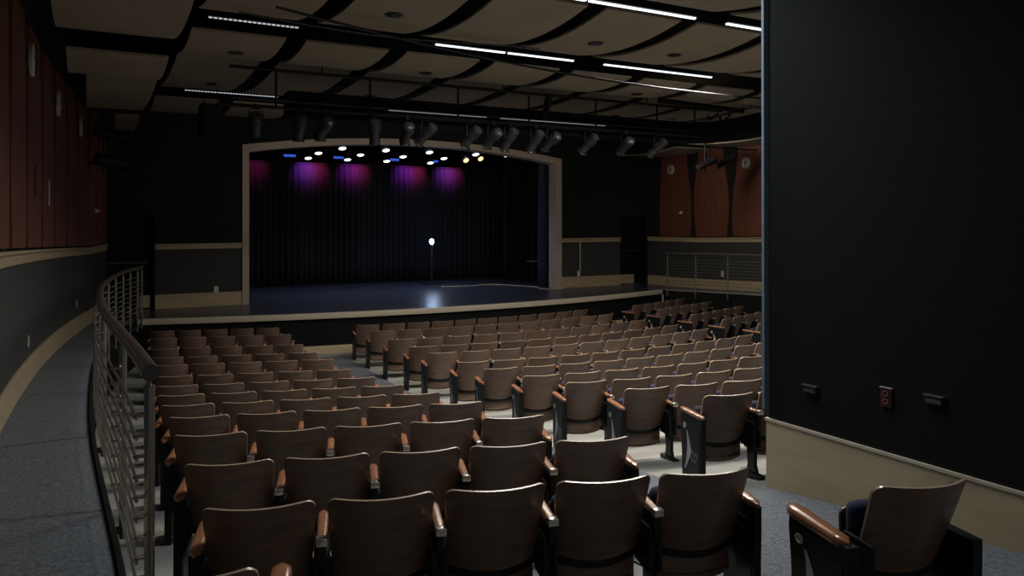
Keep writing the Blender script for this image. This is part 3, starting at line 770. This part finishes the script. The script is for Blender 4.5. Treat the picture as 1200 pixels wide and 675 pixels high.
for y, z, xs_, w, aim in ((23.8, 5.14, (5.99, 7.23, 8.53, 10.06), 'back', -.30), (22.8, 5.22, (6.04, 7.33, 8.71, 10.11), 'middle', -.30), (21.5, 5.27, (6.38, 7.68, 9.05, 10.61), 'front', -.35)):
    for i, x in enumerate(xs_):
        par(x, y, z, aim, 'glowing white stage light on the %s pipe, %s of four' % (w, ORD[i+1]), 'lens_white', 'white stage lights')
for i, (x, y, z) in enumerate(((10.4, 21.8, 5.07), (10.91, 21.8, 5.14), (11.67, 21.5, 5.27))):
    par(x, y, z, -.85, 'glowing warm stage light at the right, %s of three' % ORD[i+1], 'lens_warm', 'warm stage lights', .095)
for i, x in enumerate((5.49, 7.04, 8.87, 10.27)):
    t = thing('led_wash_light', 'blue glowing wash light above the curtain, %s of four' % ORD[i+1], 'stage light', (x, 24.1, 4.88), 0, 'blue wash lights')
    bevel_box((-.20, -.06, 0), (.20, .06, .16), .015).build('housing', M['fixture'], t)
    MB().box((-.18, -.066, .05), (.18, -.058, .12)).build('lens', M['lens_blue'], t)
    MB().box((-.22, -.03, .08), (-.20, .03, .22)).box((.20, -.03, .08), (.22, .03, .22)).build('yoke', M['fixture'], t)
    MB().tube([(-.21, 0, .21), (.21, 0, .21)], .012, 6).build('cross_arm', M['fixture'], t)
# strings of tiny highlights: small clamps on the curtain pipe
# ghost light
t = thing('ghost_light', 'slim black ghost light stand with bright bare bulb on stage', 'stage light', (9.78, 23.0, STZ))
MB().lathe([(.30, 0), (.30, .02), (.26, .035), (.05, .05), (.03, .10)], 28).build('base', M['black_metal'], t)
MB().tube([(0, 0, .05), (0, 0, 1.2)], .022, 10).build('pole', M['cast'], t)
MB().lathe([(.03, 1.16), (.05, 1.2), (.055, 1.27), (.035, 1.30)], 14).build('lamp_socket', M['black_metal'], t)
MB().lathe([(.03, 1.29), (.06, 1.33), (.075, 1.38), (.062, 1.43), (.03, 1.46), (.001, 1.465)], 18).build('bulb', M['bulb'], t)
pts = [(9.67,21.99,.91),(9.9,21.87,.91),(10.25,21.80,.91),(10.73,21.75,.91),(11.1,21.95,.91),(11.47,21.82,.91),(11.9,21.1,.91),(12.19,20.36,.91),(12.0,19.9,.91),(12.15,19.5,.91),(12.6,19.55,.91)]
tag(MB().tube(pts, .014, 6).build('stage_cable', M['cable']), 'pale yellow cable winding over the black stage floor', 'cable')
t = thing('stage_bracket', 'dark upright pole with a short pale crossbar in the right wing', 'pole', (12.72, 21.5, STZ))
MB().lathe([(.16, 0), (.16, .03), (.03, .05)], 16).build('base', M['fixture'], t)
MB().tube([(0, 0, .04), (0, 0, .95)], .02, 8).build('pole', M['fixture'], t)
MB().box((-.22, -.03, .72), (.14, .03, .76)).build('crossbar', M['silver'], t)

# ------------------------------------------------------------------ light
def area(name, loc, rot, sx, sy, power, col):
    l = bpy.data.lights.new(name, 'AREA'); l.shape = 'RECTANGLE'; l.size = sx; l.size_y = sy; l.spread = math.radians(150); l.energy = power; l.color = col
    o = bpy.data.objects.new(name, l); COL.objects.link(o); o.location = loc; o.rotation_euler = rot; return o
def spot(name, loc, target, power, col, ang, blend=.6, r=.1):
    l = bpy.data.lights.new(name, 'SPOT'); l.energy = power; l.color = col; l.spot_size = math.radians(ang); l.spot_blend = blend; l.shadow_soft_size = r
    o = bpy.data.objects.new(name, l); COL.objects.link(o); o.location = loc
    o.rotation_euler = (Vector(target)-Vector(loc)).to_track_quat('-Z', 'Y').to_euler(); return o
for x, c_, p in ((6.11, (.45, .08, 1.0), 26), (6.45, (1.0, .06, .30), 14), (7.55, (.55, .05, .9), 18), (7.85, (1.0, .08, .35), 12), (9.45, (.45, .05, 1.0), 22), (9.85, (1.0, .07, .35), 14), (10.95, (.5, .08, 1.0), 22), (11.25, (.9, .08, .5), 12), (4.6, (.9, .06, .4), 6)):
    spot('curtain_wash_lamp', (x, 24.05, 4.90), (x, 24.5, 4.66), p*4.2, c_, 80, 1.0, .04)
l = bpy.data.lights.new('ghost_lamp', 'POINT'); l.energy = 13; l.color = (.72, .85, 1.0); l.shadow_soft_size = .08
o = bpy.data.objects.new('ghost_lamp', l); COL.objects.link(o); o.location = (9.78, 22.85, STZ+1.40)
# house light from the light slots, and an added soft fill from behind the audience
area('house_and_fill_lamp', (6.2, 7.5, 5.45), (0, 0, 0), 5.0, .3, 265, (1.0, .93, .84))
area('house_and_fill_lamp', (8.0, 10.55, 5.45), (0, 0, 0), 7.0, .3, 265, (1.0, .95, .88))
area('rear_fill_lamp', (2.5, -3.5, 4.8), (math.radians(62), 0, 0), 6.0, 2.0, 14, (1.0, .93, .85))
area('aisle_fill_lamp', (3.3, 4.6, 5.4), (0, 0, 0), 2.0, .3, 62, (.95, .97, 1.0))  # added fill for carpet, wall base and seat tops
area('house_and_fill_lamp', (13.2, 15.2, 5.3), (0, math.radians(-42), 0), 2.0, .5, 40, (1.0, .90, .78))  # added fill to brighten the right wall, not a slot light
area('stage_lamp', (7.6, 21.2, 5.1), (0, 0, 0), 6.0, 1.0, 60, (.62, .72, 1.0)).data.spread = math.radians(110)
area('front_fill_lamp', (8.0, 14.2, 4.7), (math.radians(62), 0, 0), 8.0, .4, 40, (1.0, .88, .74))  # added fill to brighten the front wall and proscenium
W = bpy.data.worlds.new('dim_room'); S.world = W; W.use_nodes = True
W.node_tree.nodes['Background'].inputs['Color'].default_value = (.85, .92, 1.0, 1)
W.node_tree.nodes['Background'].inputs['Strength'].default_value = .065

# ------------------------------------------------------------------ camera
cam = bpy.data.cameras.new('camera'); cam.sensor_width = 36; cam.lens = 27.0; cam.shift_y = -80.5/1200; cam.clip_end = 200
co = bpy.data.objects.new('camera', cam); COL.objects.link(co)
co.location = (0, 0, CAM_Z); co.rotation_euler = (PI/2, 0, math.radians(-29))
S.camera = co
S.view_settings.view_transform = 'Standard'
S.view_settings.look = 'None'
S.view_settings.exposure = 0
S.cycles.use_denoising = True
S.cycles.max_bounces = 6
S.cycles.sample_clamp_indirect = 3
